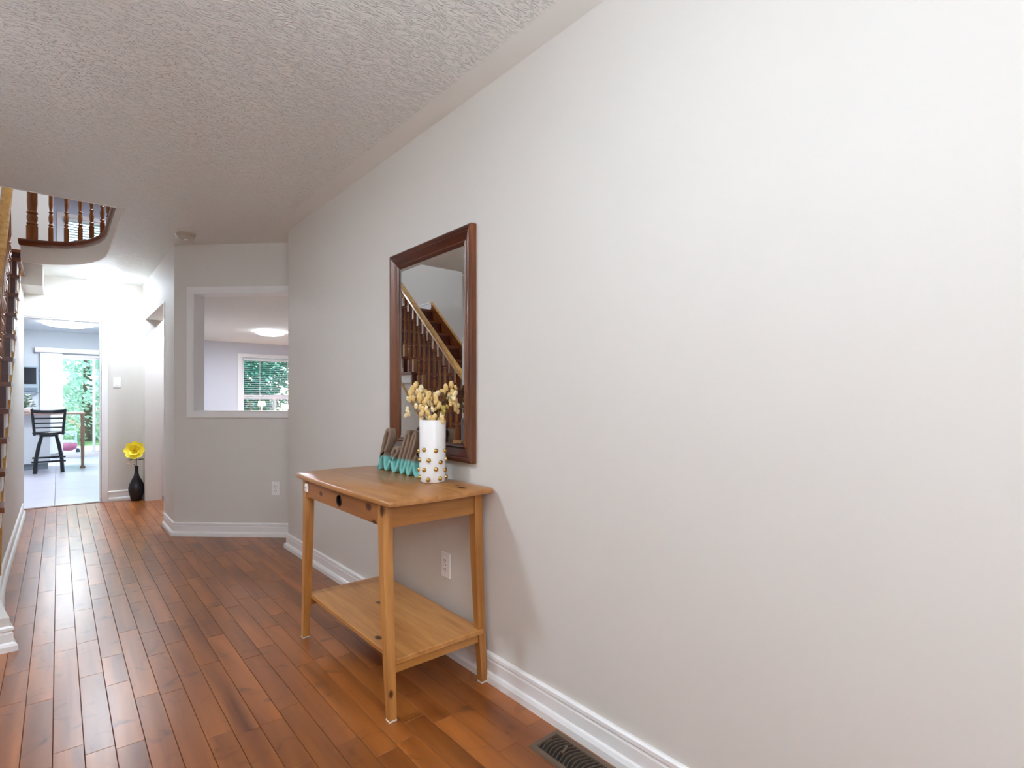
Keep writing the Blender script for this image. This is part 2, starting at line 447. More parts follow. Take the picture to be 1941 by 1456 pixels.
# the baseboard that follows the curved foot of the stair wall
pth = [(STAIR_X, 7.16), (STAIR_X, 4.7)] + [(stair_x(4.7 - 1.36 * i / 10), 4.7 - 1.36 * i / 10) for i in range(1, 11)] + [(-1.17, 3.34)]
struct('baseboard_left', MB().sweep(pth, BB, side=1), M_WHITE)
for k in range(13):
    z = RISE * (k + 1); ya, yc = yb[k], yb[k + 1]
    tr = MB(); n = 5 if k < 3 else 2
    o = .028 if k > 1 else -.045
    pts = [(stair_x(ya + (yc - ya) * i / n) + o, (ya - .026 if i == 0 else ya + (yc - ya) * i / n)) for i in range(n + 1)]
    tr.prism([(-1.165, ya - .026)] + pts + [(-1.165, yc)], z - .03, z)
    tr.build('tread' if k < 12 else 'landing', M_STAIR_TREAD, st)
    if k: MB().box(-1.165, stair_x(ya) + .002, ya - .012, ya + .004, z - RISE, z - .03).build('riser', M_STAIR_RISER, st)
for z0, y_ in ((RISE * 13, 7.07), (RISE * 13 + .15, 7.32)):
    MB().box(-1.165, STAIR_X + .02, y_ - .012, y_ + .004, z0, z0 + .12).build('riser', M_STAIR_RISER, st)
    MB().box(-1.165, STAIR_X + .02, y_ - .035, y_ + .26, z0 + .12, z0 + .15).build('tread', M_STAIR_TREAD, st)
# outer stringer moulding and brackets
def nz(y): return (y - 3.525) * .88
mo = MB()
mo.rings([[(stair_x(y) + a, y, nz(y) - .33 + c) for a, c in ((.0, .012), (.014, .012), (.014, -.012), (0, -.012))] for y in [4.1 + .15 * i for i in range(18)]])
mo.build('stringer_moulding', M_RAIL, st)
for k in range(2, 12):
    z = RISE * (k + 1); ya, yc = yb[k], yb[k + 1]
    MB().prism([(STAIR_X, ya + .01), (stair_x(ya) + .012, ya + .01), (stair_x(yc) + .012, yc + .01), (STAIR_X, yc + .01)], z - .12, z - .031).build('tread_bracket', M_WHITE, st)
# wall-side skirt board
sk = MB()
sk.rings([[(-1.168, y, nz(y) - .25), (-1.148, y, nz(y) - .25), (-1.148, y, nz(y) + .09), (-1.168, y, nz(y) + .09)] for y in (3.6, 6.19)])
sk.build('skirt_board', M_STAIR_TREAD, st)
sk = MB(); sk.rings([[(-1.168, y, nz(y) + .085), (-1.140, y, nz(y) + .085), (-1.140, y, nz(y) + .105), (-1.168, y, nz(y) + .105)] for y in (3.6, 6.19)])
sk.build('skirt_cap', M_RAIL, st)
struct('baseboard_landing', MB().sweep([(-1.17, 7.06), (-1.17, 6.2)], [(o_, z_ + 2.34) for o_, z_ in BB], side=1), M_WHITE)

def baluster_mesh(hgt):
    b = MB(); s = .019
    b.box(-s, s, -s, s, 0, .14, bev=.002)
    zt = hgt - .15
    prof = [(.017, .14), (.012, .150), (.019, .160), (.019, .168), (.011, .178), (.016, .20), (.0185, .235), (.014, .265), (.010, .278), (.017, .286), (.017, .294), (.0105, .302),
            (.0165, .36), (.015, zt - .18), (.0115, zt - .045), (.0095, zt - .035), (.017, zt - .025), (.017, zt - .015), (.010, zt - .006), (.017, zt)]
    b.lathe(prof, seg=10)
    b.box(-s, s, -s, s, zt, hgt, bev=.002)
    return b.mesh('baluster', M_BALUSTER, 35)
RAIL_UP = .735
BX = STAIR_X - .045
for k in range(1, 12):
    z = RISE * (k + 1); ya, yc = yb[k], yb[k + 1]
    for j, f in enumerate((.16, .68) if k > 2 else (.1, .45, .8)):
        y = ya + (yc - ya) * f
        key = round(nz(y) + RAIL_UP - .05 - z, 2)
        if ('b', key) not in plank_mesh: plank_mesh[('b', key)] = baluster_mesh(key + .02)
        inst('baluster', plank_mesh[('b', key)], st, (BX if k > 2 else BX - .03, y, z))
def newel_mesh(h, s=.045):
    b = MB(); b.box(-s, s, -s, s, 0, .14, bev=.004)
    b.lathe([(s * .98, .14), (s * .8, .15), (s * 1.0, .158), (s * 1.0, .168), (s * .74, .178), (s * .95, .20), (s * .97, .235), (s * .74, .255), (s * 1.0, .263), (s * 1.0, .273), (s * .78, .283), (s * .92, .36), (s * .90, .46), (s * .72, h - .34), (s, h - .32), (s, h - .30)], seg=16)
    b.box(-s, s, -s, s, h - .3, h, bev=.004); b.lathe([(s * 1.2, h), (s * 1.25, h + .01), (s * .7, h + .025), (s * .8, h + .05), (s * .4, h + .08)], seg=14)
    return b.mesh('newel_post', M_BALUSTER, 35)
nm = newel_mesh(1.02)
inst('newel_post', nm, st, (-.40, 3.46, RISE))
hr = MB()
def railprof(x, y, z): return [(x + a, y, z + c) for a, c in ((-.03, -.05), (.03, -.05), (.034, -.02), (.026, -.002), (.0, .004), (-.026, -.002), (-.034, -.02))]
hr.rings([railprof(BX - (.06 * (4.4 - y) / .9 if y < 4.4 else 0), y, nz(y) + RAIL_UP) for y in [3.46, 3.8, 4.1, 4.4, 4.7, 5.4, 6.1, 6.72]])
hr.build('handrail', M_RAIL, st, smooth=40)

# upper balustrade around the opening
ub = thing('gallery_balustrade', 'upstairs curved balustrade with newel and turned balusters above the hall ceiling', 'balustrade', (0, 0, 0))
NP = [(.325, 4.40), (.325, 5.90), (.315, 6.08), (.285, 6.26), (.23, 6.42), (.155, 6.56), (.05, 6.69), (-.085, 6.775), (-.285, 6.825)]
ns = MB(); ns.sweep(NP, [(0.014, UP - .012), (.016, UP + .004), (.008, UP + .014), (-.09, UP + .014), (-.09, UP + .002), (-.016, UP + .002), (-.016, UP - .045), (0.004, UP - .03)], side=1)
ns.build('nosing', M_NOSING, ub, smooth=40)
def path_pts(path, s0, step, inset):
    P = [Vector(p) for p in path]; out = []; acc = s0
    for a, c in zip(P[:-1], P[1:]):
        d = c - a; L_ = d.length
        while acc <= L_:
            n_ = Vector((d.y, -d.x)).normalized()
            out.append(a + d * (acc / L_) + n_ * inset); acc += step
        acc -= L_
    return out
ubm = baluster_mesh(.88)
for p in [(-.055, 6.815), (.06, 6.735), (.162, 6.63), (.243, 6.49), (.315, 6.31), (.352, 6.13), (.365, 5.99), (.365, 5.84), (.365, 5.70), (.365, 5.56), (.365, 5.42), (.365, 5.28), (.365, 5.14), (.365, 5.0), (.365, 4.86), (.365, 4.72), (.365, 4.58)]:
    inst('baluster', ubm, ub, (p[0], p[1], UP + .014))
inst('newel_post', nm, ub, (-.19, 6.86, UP + .014), sc=(.95, .95, 1))
b = MB(); b.rings([[(x - .03, y, UP + .88), (x + .03, y, UP + .88), (x + .03, y, UP + .93), (x - .03, y, UP + .93)] for x, y in ((.365, 4.40), (.365, 5.99), (.352, 6.13), (.315, 6.31))])
b.tube([(.315, 6.31, UP + .905), (.243, 6.49, UP + .905), (.162, 6.63, UP + .905), (.06, 6.735, UP + .905), (-.055, 6.815, UP + .905), (-.19, 6.86, UP + .905)], .03, 10)
b.build('handrail', M_RAIL, ub, smooth=40)

# ------------------------------------------------------------------ ceiling lights
def bulb(t, kind, loc, r, watts, rgb):
    d = bpy.data.lights.new('bulb', kind); d.energy = watts; d.color = lin(rgb)
    if kind == 'AREA': d.shape = 'DISK'; d.size = 2 * r
    else: d.shadow_soft_size = r
    o = bpy.data.objects.new('bulb', d); col.objects.link(o); o.parent = t; o.location = loc
def dome(name, label, loc, r, drop, strength, rgb=(226, 240, 255), group=None):
    t = thing(name, label, 'light', loc)
    MB().lathe([(r * .86, 0), (r * .86, -.010), (r * .80, -.012), (r * .80, 0)], seg=32).build('base', M_WHITE, t, smooth=40)
    n = 7; prof = [(r * math.cos(math.pi / 2 * i / n), -.006 - drop * math.sin(math.pi / 2 * i / n)) for i in range(n)] + [(.004, -.006 - drop)]
    MB().lathe(prof, seg=32).build('glass_diffuser', mat('lamp_glow_%d' % rgb[0], (255, 255, 255), .4, emit=8.0, emit_rgb=rgb), t, smooth=60)
    bulb(t, 'AREA', (0, 0, -.008 - drop), r * .75, strength * math.pi * math.pi * r * r * 0.9, rgb)
    return t
def globe(name, label, loc, r, stem, strength, rgb=(226, 240, 255)):
    t = thing(name, label, 'light', loc)
    MB().lathe([(.07, 0), (.07, -.015), (.05, -.03), (.012, -.034), (.012, -stem), (.03, -stem), (.034, -stem - .03), (.02, -stem - .03)], seg=24).build('canopy', M_WHITE, t, smooth=40)
    MB().sphere((0, 0, -stem - .02 - r), r, 3).build('glass_globe', mat('globe_glow', (255, 255, 255), .4, emit=5.0, emit_rgb=rgb), t, smooth=60)
    bulb(t, 'POINT', (0, 0, -stem - .02 - r), r + .008, strength * 4 * math.pi * math.pi * r * r * 3.0, rgb)
globe('globe_light', 'white glass globe light hanging over the near end of the hall', (.16, .62, H), .12, .26, LAMP_NEAR)
globe('globe_light', 'added unseen globe light filling the hall behind the viewpoint', (.1, -1.3, H), .15, .40, LAMP_NEAR * 2.6)  # added fixture, out of view, lifts the near right wall and ceiling
dome('ceiling_light', 'added unseen flush ceiling light filling the hall at the foot of the stairs', (-.62, 2.6, H), .17, .07, FILL_STAIR)  # added out of view to spread light further along the hall
dome('ceiling_light', 'glowing white dome light on the hall ceiling before the kitchen doorway', (.345, 7.0, H), .155, .08, LAMP_HALL, (224, 240, 255))
dome('ceiling_light', 'glowing oval ceiling light in the kitchen beyond the doorway', (.135, 11.95, H), .36, .07, LAMP_KITCHEN, (238, 246, 255))
dome('ceiling_light', 'added fill light in the near left part of the kitchen, hidden behind the wall', (-1.3, 9.4, H), .30, .07, LAMP_KITCHEN, (238, 246, 255))  # extra hidden lamp, added to light the stool and cabinet front
dome('ceiling_light', 'small added fill light just inside the side doorway, hidden behind the diagonal wall', (1.12, 6.85, H), .12, .05, LAMP_FAMILY * 1.3, (232, 240, 255))  # invented lamp, hidden, there to brighten the passage jamb
dome('ceiling_light', 'glowing round ceiling light in the room beyond the pass-through opening', (3.13, 10.9, H), .28, .08, LAMP_FAMILY, (232, 240, 255))
dome('ceiling_light', 'added unseen ceiling light brightening the upstairs landing', (.9, 6.6, 5.08), .2, .07, FILL_UPPER)  # unseen fill lamp added to whiten the upper hall wall
dome('ceiling_light', 'added unseen ceiling light brightening the upstairs back bedroom', (1.0, 11.4, 5.08), .2, .07, FILL_UPPER, (222, 236, 255))  # unseen fill lamp added because the bedroom rendered dark

# ------------------------------------------------------------------ console table
TX, TY = 1.105, 2.165
tb = thing('console_table', 'honey pine console table with drawer and lower shelf against the right wall', 'table', (TX, TY, 0))
def L3(x, y, z): return (x - TX, y - TY, z)
TOPZ = .79
M_TOP = wood('pine_top', (146, 92, 46), (184, 130, 76), 'Y', rough=0.29, scale=.7, knots=[L3(1.235, 1.765, TOPZ) + (.018,), L3(1.255, 1.83, TOPZ) + (.012,)])
M_FRONT = wood('pine_drawer_front', (134, 80, 38), (164, 106, 56), 'Y', rough=.32, scale=.8,
               knots=[L3(.888, 2.354, .726) + (.014,), L3(.888, 1.878, .742) + (.019,), L3(.888, 1.83, .69) + (.015,)])
M_LEG = wood('pine_leg', (152, 96, 44), (200, 142, 78), 'Z', rough=.32, scale=.8, knots=[L3(.882, 1.765, .745) + (.017,), L3(.90, 1.718, .10) + (.012,), L3(.893, 1.76, .42) + (.007,)])
M_SHELF = wood('pine_shelf', (162, 104, 50), (206, 148, 84), 'Y', rough=.3, scale=.7, knots=[L3(.955, 1.93, .213) + (.016,), L3(.985, 1.92, .213) + (.012,), L3(1.12, 2.26, .213) + (.015,)])
M_APRON = wood('pine_apron', (146, 92, 40), (182, 126, 64), 'X', rough=.32, scale=.8, knots=[L3(1.12, 1.775, .73) + (.012,)])
# top with softly bowed edges
out = []
x0, x1, ya, yc = .874, 1.336, 1.688, 2.645
N_ = 10
for i in range(N_ + 1): out.append((x0 - .010 * math.sin(math.pi * i / N_), yc + (ya - yc) * i / N_))
for i in range(1, N_ + 1): out.append((x0 + (x1 - x0) * i / N_, ya - .014 * math.sin(math.pi * i / N_)))
out.append((x1, yc))
for i in range(1, N_): out.append((x1 + (x0 - x1) * i / N_, yc + .034 * math.sin(math.pi * i / N_)))
cx_, cy_ = (x0 + x1) / 2, (ya + yc) / 2
def inset(d): return [(x - TX + (d if x < cx_ else -d) * (1 if abs(x - cx_) > .03 else 0), y - TY + (d if y < cy_ else -d) * (1 if abs(y - cy_) > .03 else 0)) for x, y in out]
tp = MB(); rr = []
for d, z in ((.008, TOPZ - .024), (.001, TOPZ - .020), (0, TOPZ - .012), (.002, TOPZ - .004), (.008, TOPZ)):
    rr.append([(x, y, z) for x, y in inset(d)])
tp.rings(rr); tp.build('tabletop', M_TOP, tb, smooth=50)
def leg(px, pyt, pyb, sgn):
    """square leg: vertical block under the top, then a taper that splays along the wall"""
    b = MB(); w0, w1 = .0195, .0145
    rs = []
    for z, f in ((TOPZ - .024, 0), (.675, 0), (.55, .10), (.40, .30), (.20, .62), (.008, 1.0)):
        w = w0 + (w1 - w0) * min(1, f * 1.0); y = pyt + (pyb - pyt) * f; x = px
        rs.append([(x - w, y - w, z), (x + w, y - w, z), (x + w, y + w, z), (x - w, y + w, z)])
    b.rings(rs)
    o = b.build('leg', M_LEG, tb)
    ft = MB().box(px - .0155, px + .0155, pyb - .0155, pyb + .0155, 0, .009, bev=.002).build('foot_pad', mat('white_felt', (216, 208, 192), .8), o)
    return o
for lx in (.905, 1.312):
    leg(lx - TX, 1.775 - TY, 1.729 - TY, -1); leg(lx - TX, 2.555 - TY, 2.602 - TY, 1)
MB().box(.92 - TX, 1.30 - TX, 1.760 - TY, 1.780 - TY, .679, TOPZ - .024).build('end_apron', M_APRON, tb)
MB().box(.92 - TX, 1.30 - TX, 2.550 - TY, 2.570 - TY, .679, TOPZ - .024).build('end_apron', M_APRON, tb)
MB().box(1.30 - TX, 1.318 - TX, 1.79 - TY, 2.54 - TY, .679, TOPZ - .024).build('back_apron', M_APRON, tb)
# drawer with a round finger hole
dr = MB(); yl, yr, zb, zt_ = 2.534 - TY, 1.797 - TY, .688, TOPZ - .030
hy_, hz_, hr_ = 2.152 - TY, .725, .024
xf, xb = .888 - TX, .908 - TX
ng = 24
def frame_ring(x):
    ring = []
    for i in range(ng):
        a = 2 * math.pi * i / ng; c_, s_ = math.cos(a), math.sin(a)
        hw = .045; k_ = min(hw / max(abs(c_), 1e-6), (.030 if s_ > 0 else .028) / max(abs(s_), 1e-6))
        ring.append((x, hy_ + c_ * k_, hz_ + s_ * k_))
    return ring
def circ(x, r): return [(x, hy_ + r * math.cos(2 * math.pi * i / ng), hz_ + r * math.sin(2 * math.pi * i / ng)) for i in range(ng)]
dr.rings([frame_ring(xf), circ(xf, hr_), circ(xb, hr_), frame_ring(xb)], caps=False)
dr.box(xf, xb, hy_ + .045, yl, zb, zt_); dr.box(xf, xb, yr, hy_ - .045, zb, zt_)
dr.box(xf, xb, hy_ - .045, hy_ + .045, hz_ + .030, zt_); dr.box(xf, xb, hy_ - .045, hy_ + .045, zb, hz_ - .028)
dro = dr.build('drawer', M_FRONT, tb)
rg = MB(); rg.rings([circ(xf - .001, hr_ * 1.02), circ(xf - .003, hr_ * .98), circ(xf - .001, hr_ * .86), circ(xf + .012, hr_ * .84), circ(xf + .012, .001)], caps=False)
rg.build('finger_pull', mat('finger_pull_dark', (46, 34, 34), .25, metal=.3), dro, smooth=40)
la = MB(); la.box(.876 - TX, .889 - TX, 2.500 - TY, 2.530 - TY, .712, .752, bev=.005); la.build('child_latch', mat('latch_white', (232, 226, 220), .35), tb)
MB().tube([(.877 - TX, 2.515 - TY, .733), (.8745 - TX, 2.515 - TY, .733)], .003, 8).build('latch_screw', mat('screw_grey', (120, 112, 108), .4, metal=.6), tb)
# lower shelf on two end rails
MB().box(.921 - TX, 1.318 - TX, 1.728 - TY, 2.602 - TY, .192, .213, bev=.003).build('shelf', M_SHELF, tb)
for y in (1.748, 2.584):
    MB().box(.915 - TX, 1.302 - TX, y - .010 - TY, y + .010 - TY, .160, .192).build('shelf_rail', M_APRON, tb)

# ------------------------------------------------------------------ mirror
mi = thing('wall_mirror', 'tall mirror in a dark brown wooden frame above the table', 'mirror', (1.35, 2.185, 1.382))
my, mz = .363, .508
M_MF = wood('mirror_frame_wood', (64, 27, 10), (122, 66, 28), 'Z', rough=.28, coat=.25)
M_MF_SHADED = wood('mirror_frame_wood_shaded', (48, 16, 6), (84, 36, 16), 'Y', rough=.28, coat=.25)  # same frame wood, shade on the horizontal rails put into its colour
prof = [(0, 0), (0, .026), (.006, .030), (.016, .030), (.022, .026), (.026, .027), (.040, .020), (.056, .013), (.064, .016), (.072, .012), (.076, .008), (.076, 0)]
def rail(a, b_, axis):
    m = MB(); rs = []
    for end in (0, 1):
        ring = []
        for w, d in prof:
            if axis == 'Z': ring.append((-d, a * (my - w), (mz - w) * (1 if end else -1)))
            else: ring.append((-d, (my - w) * (1 if end else -1), a * (mz - w)))
        rs.append(ring)
    return m.rings(rs)
for s in (1, -1):
    rail(s, 0, 'Z').build('frame_rail', M_MF, mi); rail(s, 0, 'Y').build('frame_rail', M_MF_SHADED, mi)
iy, iz, bv = my - .074, mz - .074, .018
gl = MB()
o_ = [(-.006, -iy, -iz), (-.006, iy, -iz), (-.006, iy, iz), (-.006, -iy, iz)]
i_ = [(-.0085, -iy + bv, -iz + bv), (-.0085, iy - bv, -iz + bv), (-.0085, iy - bv, iz - bv), (-.0085, -iy + bv, iz - bv)]
gl.rings([[(-.002,) + p[1:] for p in o_], o_, i_])
mg = gl.build('mirror_glass', mat('mirror_silver', (232, 234, 232), .0, metal=1.0), mi)

# ------------------------------------------------------------------ white vase with gold studs, dried flowers
VX, VY = 1.232, 1.979
va = thing('stud_vase', 'white cylinder vase with gold studs on the pine table', 'vase', (VX, VY, TOPZ))
vr, vh = .0565, .267
b = MB(); b.lathe([(vr * .8, 0), (vr * .93, .003), (vr * .99, .014), (vr, .03), (vr, vh - .004), (vr - .002, vh), (vr - .006, vh - .002), (vr - .007, .02), (.002, .012)], seg=40)
b.build('body', mat('vase_white', (236, 234, 232), .3), va, smooth=50)
sm_ = MB().sphere((0, 0, 0), .0104, 2, (1, 1, 1)).mesh('stud', mat('polished_gold', (208, 176, 104), .16, metal=1.0), 60)
for row, (z, ph) in enumerate(((.020, 33), (.056, 14), (.093, -16), (.137, 14))):
    for k in range(7):
        a = R(238 + ph + k * 360 / 7)
        inst('stud', sm_, va, (vr * math.cos(a), vr * math.sin(a), z + .005 * math.sin(3 * k + row)))

def bloom_mesh(seed, rgbname, m, n=13, r=.0125):
    rn = random.Random(seed); b = MB()
    for i in range(n):
        z = 1 - 2 * (i + .5) / n; a = i * 2.4
        rad = math.sqrt(1 - z * z)
        c = Vector((rad * math.cos(a) * r * .55, rad * math.sin(a) * r * .55, z * r * .8))
        nrm = Vector((rad * math.cos(a), rad * math.sin(a), z * .6 + .35)).normalized()
        M_ = nrm.to_track_quat('Z', 'Y').to_matrix()
        b.sphere(c, r * .62 * rn.uniform(.85, 1.1), 1, (1, 1, .55), M_)
    return b.mesh('bloom', m, 60)
M_BLOOM = mat('dried_bloom_cream', (226, 194, 128), .8, noise=.22, nscale=60)
M_BLOOM2 = mat('dried_bloom_pale', (238, 222, 178), .8, noise=.15, nscale=60)
M_SEED = mat('dried_seed_head', (104, 70, 36), .85, noise=.35, nscale=120)
M_STEM = mat('dried_stem', (140, 112, 62), .8)
bmA = [bloom_mesh(i, '', M_BLOOM) for i in range(3)]; bmB = [bloom_mesh(5 + i, '', M_BLOOM2) for i in range(2)]
bmS = bloom_mesh(9, '', M_SEED, 16, .010)
vc = Vector((VX, VY, TOPZ + vh))
def sprig(tip, blooms, meshes, label, group=None, off=0):
    base = Vector((VX, VY, TOPZ + .05))
    t = thing('dried_flower_sprig', label, 'dried flower', base, 0, group)
    rimp = vc + Vector(((tip[0] - VX), (tip[1] - VY), 0)) * .32 - Vector((0, 0, .004))
    d = (rimp - vc); d.z = 0
    if d.length > .046: rimp = vc + d * (.046 / d.length)
    tip = Vector(tip)
    mid = rimp.lerp(tip, .55) + Vector((0, 0, .010))
    pts = [Vector((0, 0, 0)), (rimp - base) * 1.0, mid - base, tip - base]
    MB().tube(pts, [.0014, .0014, .0012, .0008], 5).build('stem', M_STEM, t)
    for j, (dx, dy, dz, s_) in enumerate(blooms):
        o = inst('bloom', meshes[(j + off) % len(meshes)], t, (tip - base) + Vector((dx, dy, dz)), (random.uniform(-.5, .5), random.uniform(-.5, .5), random.uniform(0, 6)), (s_, s_, s_ * 1.25))
    return t
# sideways across the picture is along (.76,-.65); tips given as (across, towards wall, up)
def at(u, w, z):
    u = u * 1.13 - .003
    return (VX + u * .7615 + w * .648, VY - u * .648 + w * .7615, TOPZ + vh + z)
NAMED = {0: 'tallest cream dried sprig on the left side of the white gold-studded vase', 1: 'cream dried sprig spreading furthest to the upper left of the white vase',
         8: 'second tallest cream dried sprig on the right side of the white vase', 10: 'tallest cream dried sprig on the right side of the white vase',
         15: 'cream dried sprig hanging furthest right of the white vase, halfway up the bunch', 20: 'lower right-hand cream dried sprig, just under the rightmost one in the white vase',
         16: 'low cream dried sprig over the left part of the white vase rim', 17: 'low cream dried sprig over the middle of the white vase rim', 18: 'lowest cream dried sprig, touching the white vase rim right of its middle', 19: 'low cream dried sprig at the right end of the white vase rim'}
GRP = 'dried flower sprigs in the white vase'
SPR = 'cream dried flower sprig in the dense middle of the bunch in the white vase'
rn = random.Random(4)
tips = [(-.062, 0, .150), (-.080, -.01, .120), (-.056, .012, .122), (-.040, -.012, .135), (-.026, .015, .118), (-.010, -.012, .110), (.006, .014, .104), (.022, -.01, .112), (.052, .01, .140), (.042, .012, .118), (.074, .0, .152), (.078, .012, .118),
        (-.045, -.02, .092), (-.02, -.022, .085), (.018, -.02, .082), (.084, -.008, .095), (-.032, -.024, .046), (-.012, -.03, .03), (.012, -.03, .012), (.04, -.02, .02), (.088, .004, .075)]
for i, (u, w, z) in enumerate(tips):
    bl = [(0, 0, 0, 1.0)]
    for j in range(3 if i > 11 else 4):
        q = Vector(at(u, w, z)); q2 = Vector(at(u + rn.uniform(-.017, .017), w + rn.uniform(-.014, .014), z - rn.uniform(.010, .040)))
        dd = q2 - q; bl.append((dd.x, dd.y, dd.z, rn.uniform(.6, .95)))
    sprig(at(u, w, z), bl, bmA + bmB[:1], NAMED.get(i, SPR), GRP, i)
bl = [(rn.uniform(-.024, .024), rn.uniform(-.02, .02), rn.uniform(-.07, .004), rn.uniform(.55, .95)) for _ in range(18)]
sprig(at(.050, -.018, .105), bl, [bmS], 'brown seed-head sprig among the cream dried flowers, right side of vase')
bl = [(0, 0, 0, .8), (.004, -.004, -.016, .8), (-.005, .004, -.026, .7)]
sprig(at(-.092, -.012, .045), bl, bmB, 'pale white sprig leaning out low over the vase rim, towards the hello sign')
bl = [(rn.uniform(-.016, .016), rn.uniform(-.016, .016), rn.uniform(-.012, .012), .7) for _ in range(8)]
bmG = bloom_mesh(12, '', mat('dried_green_yellow', (190, 172, 88), .8, noise=.2, nscale=80), 12, .011)
sprig(at(.045, -.03, .045), bl, [bmG], 'greenish yellow sprig low at the right rim of the white vase')

# ------------------------------------------------------------------ hello sign
def hello_material():
    m = bpy.data.materials.new('sign_dipped_wood'); m.use_nodes = True
    nt = m.node_tree; N = nt.nodes; L = nt.links; b = N['Principled BSDF']; b.inputs['Roughness'].default_value = .7
    tc = N.new('ShaderNodeTexCoord'); sx = N.new('ShaderNodeSeparateXYZ'); L.new(tc.outputs['Object'], sx.inputs[0])
    no = N.new('ShaderNodeTexNoise'); no.inputs['Scale'].default_value = 40; L.new(tc.outputs['Object'], no.inputs['Vector'])
    ad = N.new('ShaderNodeMath'); ad.operation = 'MULTIPLY_ADD'; ad.inputs[1].default_value = .012; L.new(no.outputs['Fac'], ad.inputs[0]); L.new(sx.outputs[2], ad.inputs[2])
    mr = N.new('ShaderNodeMapRange'); mr.inputs['From Min'].default_value = .070; mr.inputs['From Max'].default_value = .084; L.new(ad.outputs[0], mr.inputs['Value'])
    mx = N.new('ShaderNodeMix'); mx.data_type = 'RGBA'; mx.inputs['A'].default_value = lin((128, 202, 196)) + (1,)
    n2 = N.new('ShaderNodeTexNoise'); n2.inputs['Scale'].default_value = 30; L.new(tc.outputs['Object'], n2.inputs['Vector'])
    m2 = N.new('ShaderNodeMix'); m2.data_type = 'RGBA'; m2.inputs['A'].default_value = lin((116, 94, 78)) + (1,); m2.inputs['B'].default_value = lin((158, 134, 114)) + (1,)
    L.new(n2.outputs['Fac'], m2.inputs['Factor']); L.new(m2.outputs['Result'], mx.inputs['B'])
    L.new(mr.outputs[0], mx.inputs['Factor']); L.new(mx.outputs['Result'], b.inputs['Base Color'])
    return m
def catmull(pts, n=6):
    out = []; P = [pts[0]] + pts + [pts[-1]]
    for i in range(1, len(P) - 2):
        p0, p1, p2, p3 = [Vector(p) for p in P[i - 1:i + 3]]
        for k in range(n):
            t = k / n
            out.append(.5 * ((2 * p1) + (-p0 + p2) * t + (2 * p0 - 5 * p1 + 4 * p2 - p3) * t * t + (-p0 + 3 * p1 - 3 * p2 + p3) * t ** 3))
    out.append(Vector(pts[-1])); return out
# one continuous handwriting stroke, (along, up) in mm
strokes = [
    [(2, 8), (20, 60), (44, 120), (72, 178), (96, 204), (114, 198), (112, 168), (90, 126), (60, 92), (32, 74)],
    [(22, 60), (46, 86), (62, 86), (64, 62), (64, 32), (76, 9), (94, 22), (116, 48), (150, 68), (186, 94), (190, 114), (176, 121), (156, 108), (141, 80), (138, 44), (148, 14), (166, 9),
     (188, 30), (212, 72), (250, 140), (282, 190), (300, 204), (306, 190), (290, 150), (262, 100), (240, 60), (226, 28), (232, 9), (248, 14), (268, 44), (300, 104), (338, 176), (360, 204), (368, 190), (352, 150), (324, 98), (304, 58), (290, 28), (296, 9), (312, 16), (330, 46), (350, 84)],
    [(396, 108), (370, 98), (352, 68), (352, 32), (366, 10), (388, 12), (406, 40), (408, 78), (394, 104), (384, 106), (402, 88), (424, 86)],
]
hs = thing('hello_sign', 'cut-out wooden script sign reading hello, brown above and turquoise below, on the table', 'sign', (1.254, 2.502, TOPZ), 0)
b = MB(); SW, SD = .0090, .018
for si, s_ in enumerate(strokes):
    pts = catmull([(u / 1000, v / 1000) for u, v in s_]); rs = []
    for i, p in enumerate(pts):
        t = (pts[min(i + 1, len(pts) - 1)] - pts[max(i - 1, 0)]).normalized(); n_ = Vector((-t.y, t.x))
        ring = []
        for a, d in ((1, -.75), (.75, -1), (-.75, -1), (-1, -.75), (-1, .75), (-.75, 1), (.75, 1), (1, .75)):
            q = p + n_ * SW * a
            ring.append((SD * d, -q.x, max(.0005, q.y)))
        rs.append(ring)
    b.rings(rs)
b.box(-SD, SD, -.008, .011, .0005, .022, bev=.002)
b.build('lettering', hello_material(), hs)
hs.scale = (1, 1, 1)

# ------------------------------------------------------------------ small wall and ceiling fittings
M_PLATE = mat('plastic_white', (238, 236, 234), .3)
M_SLOT = mat('slot_dark', (70, 64, 60), .5)
def outlet(label, loc, rz, name='wall_outlet', switch=False):
    """built facing -X"""
    t = thing(name, label, 'switch' if switch else 'outlet', loc, rz)
    MB().box(-.006, 0, -.036, .036, -.058, .058, bev=.003).build('cover_plate', M_PLATE, t)
    if switch:
        MB().box(-.010, -.005, -.016, .016, -.033, .033, bev=.002).build('rocker', M_PLATE, t)
    else:
        for s in (-1, 1):
            o = MB().box(-.009, -.005, -.016, .016, s * .02 - .014, s * .02 + .014, bev=.004).build('receptacle', M_PLATE, t)
            b = MB()
            for dy in (-.006, .006): b.box(-.0096, -.0088, dy - .0012, dy + .0012, s * .02 - .002, s * .02 + .007)
            b.tube([(-.0088, 0, s * .02 - .008), (-.0096, 0, s * .02 - .008)], .0024, 8)
            b.build('slot', M_SLOT, o)
        MB().tube([(-.005, 0, 0), (-.0072, 0, 0)], .003, 8).build('screw', mat('screw_grey', (120, 112, 108), .4, metal=.6), t)
    return t
outlet('white wall outlet under the console table', (1.35, 2.05, .39), 0)
ang = math.atan2(-Dn.y, -Dn.x) - math.pi
p = dpt(.17); outlet('white wall outlet low on the diagonal wall below the pass-through opening', (p.x, p.y, .40), ang)
outlet('white light switch on the far wall beside the kitchen doorway', (.504, 7.45, 1.328), R(90), 'light_switch', True)

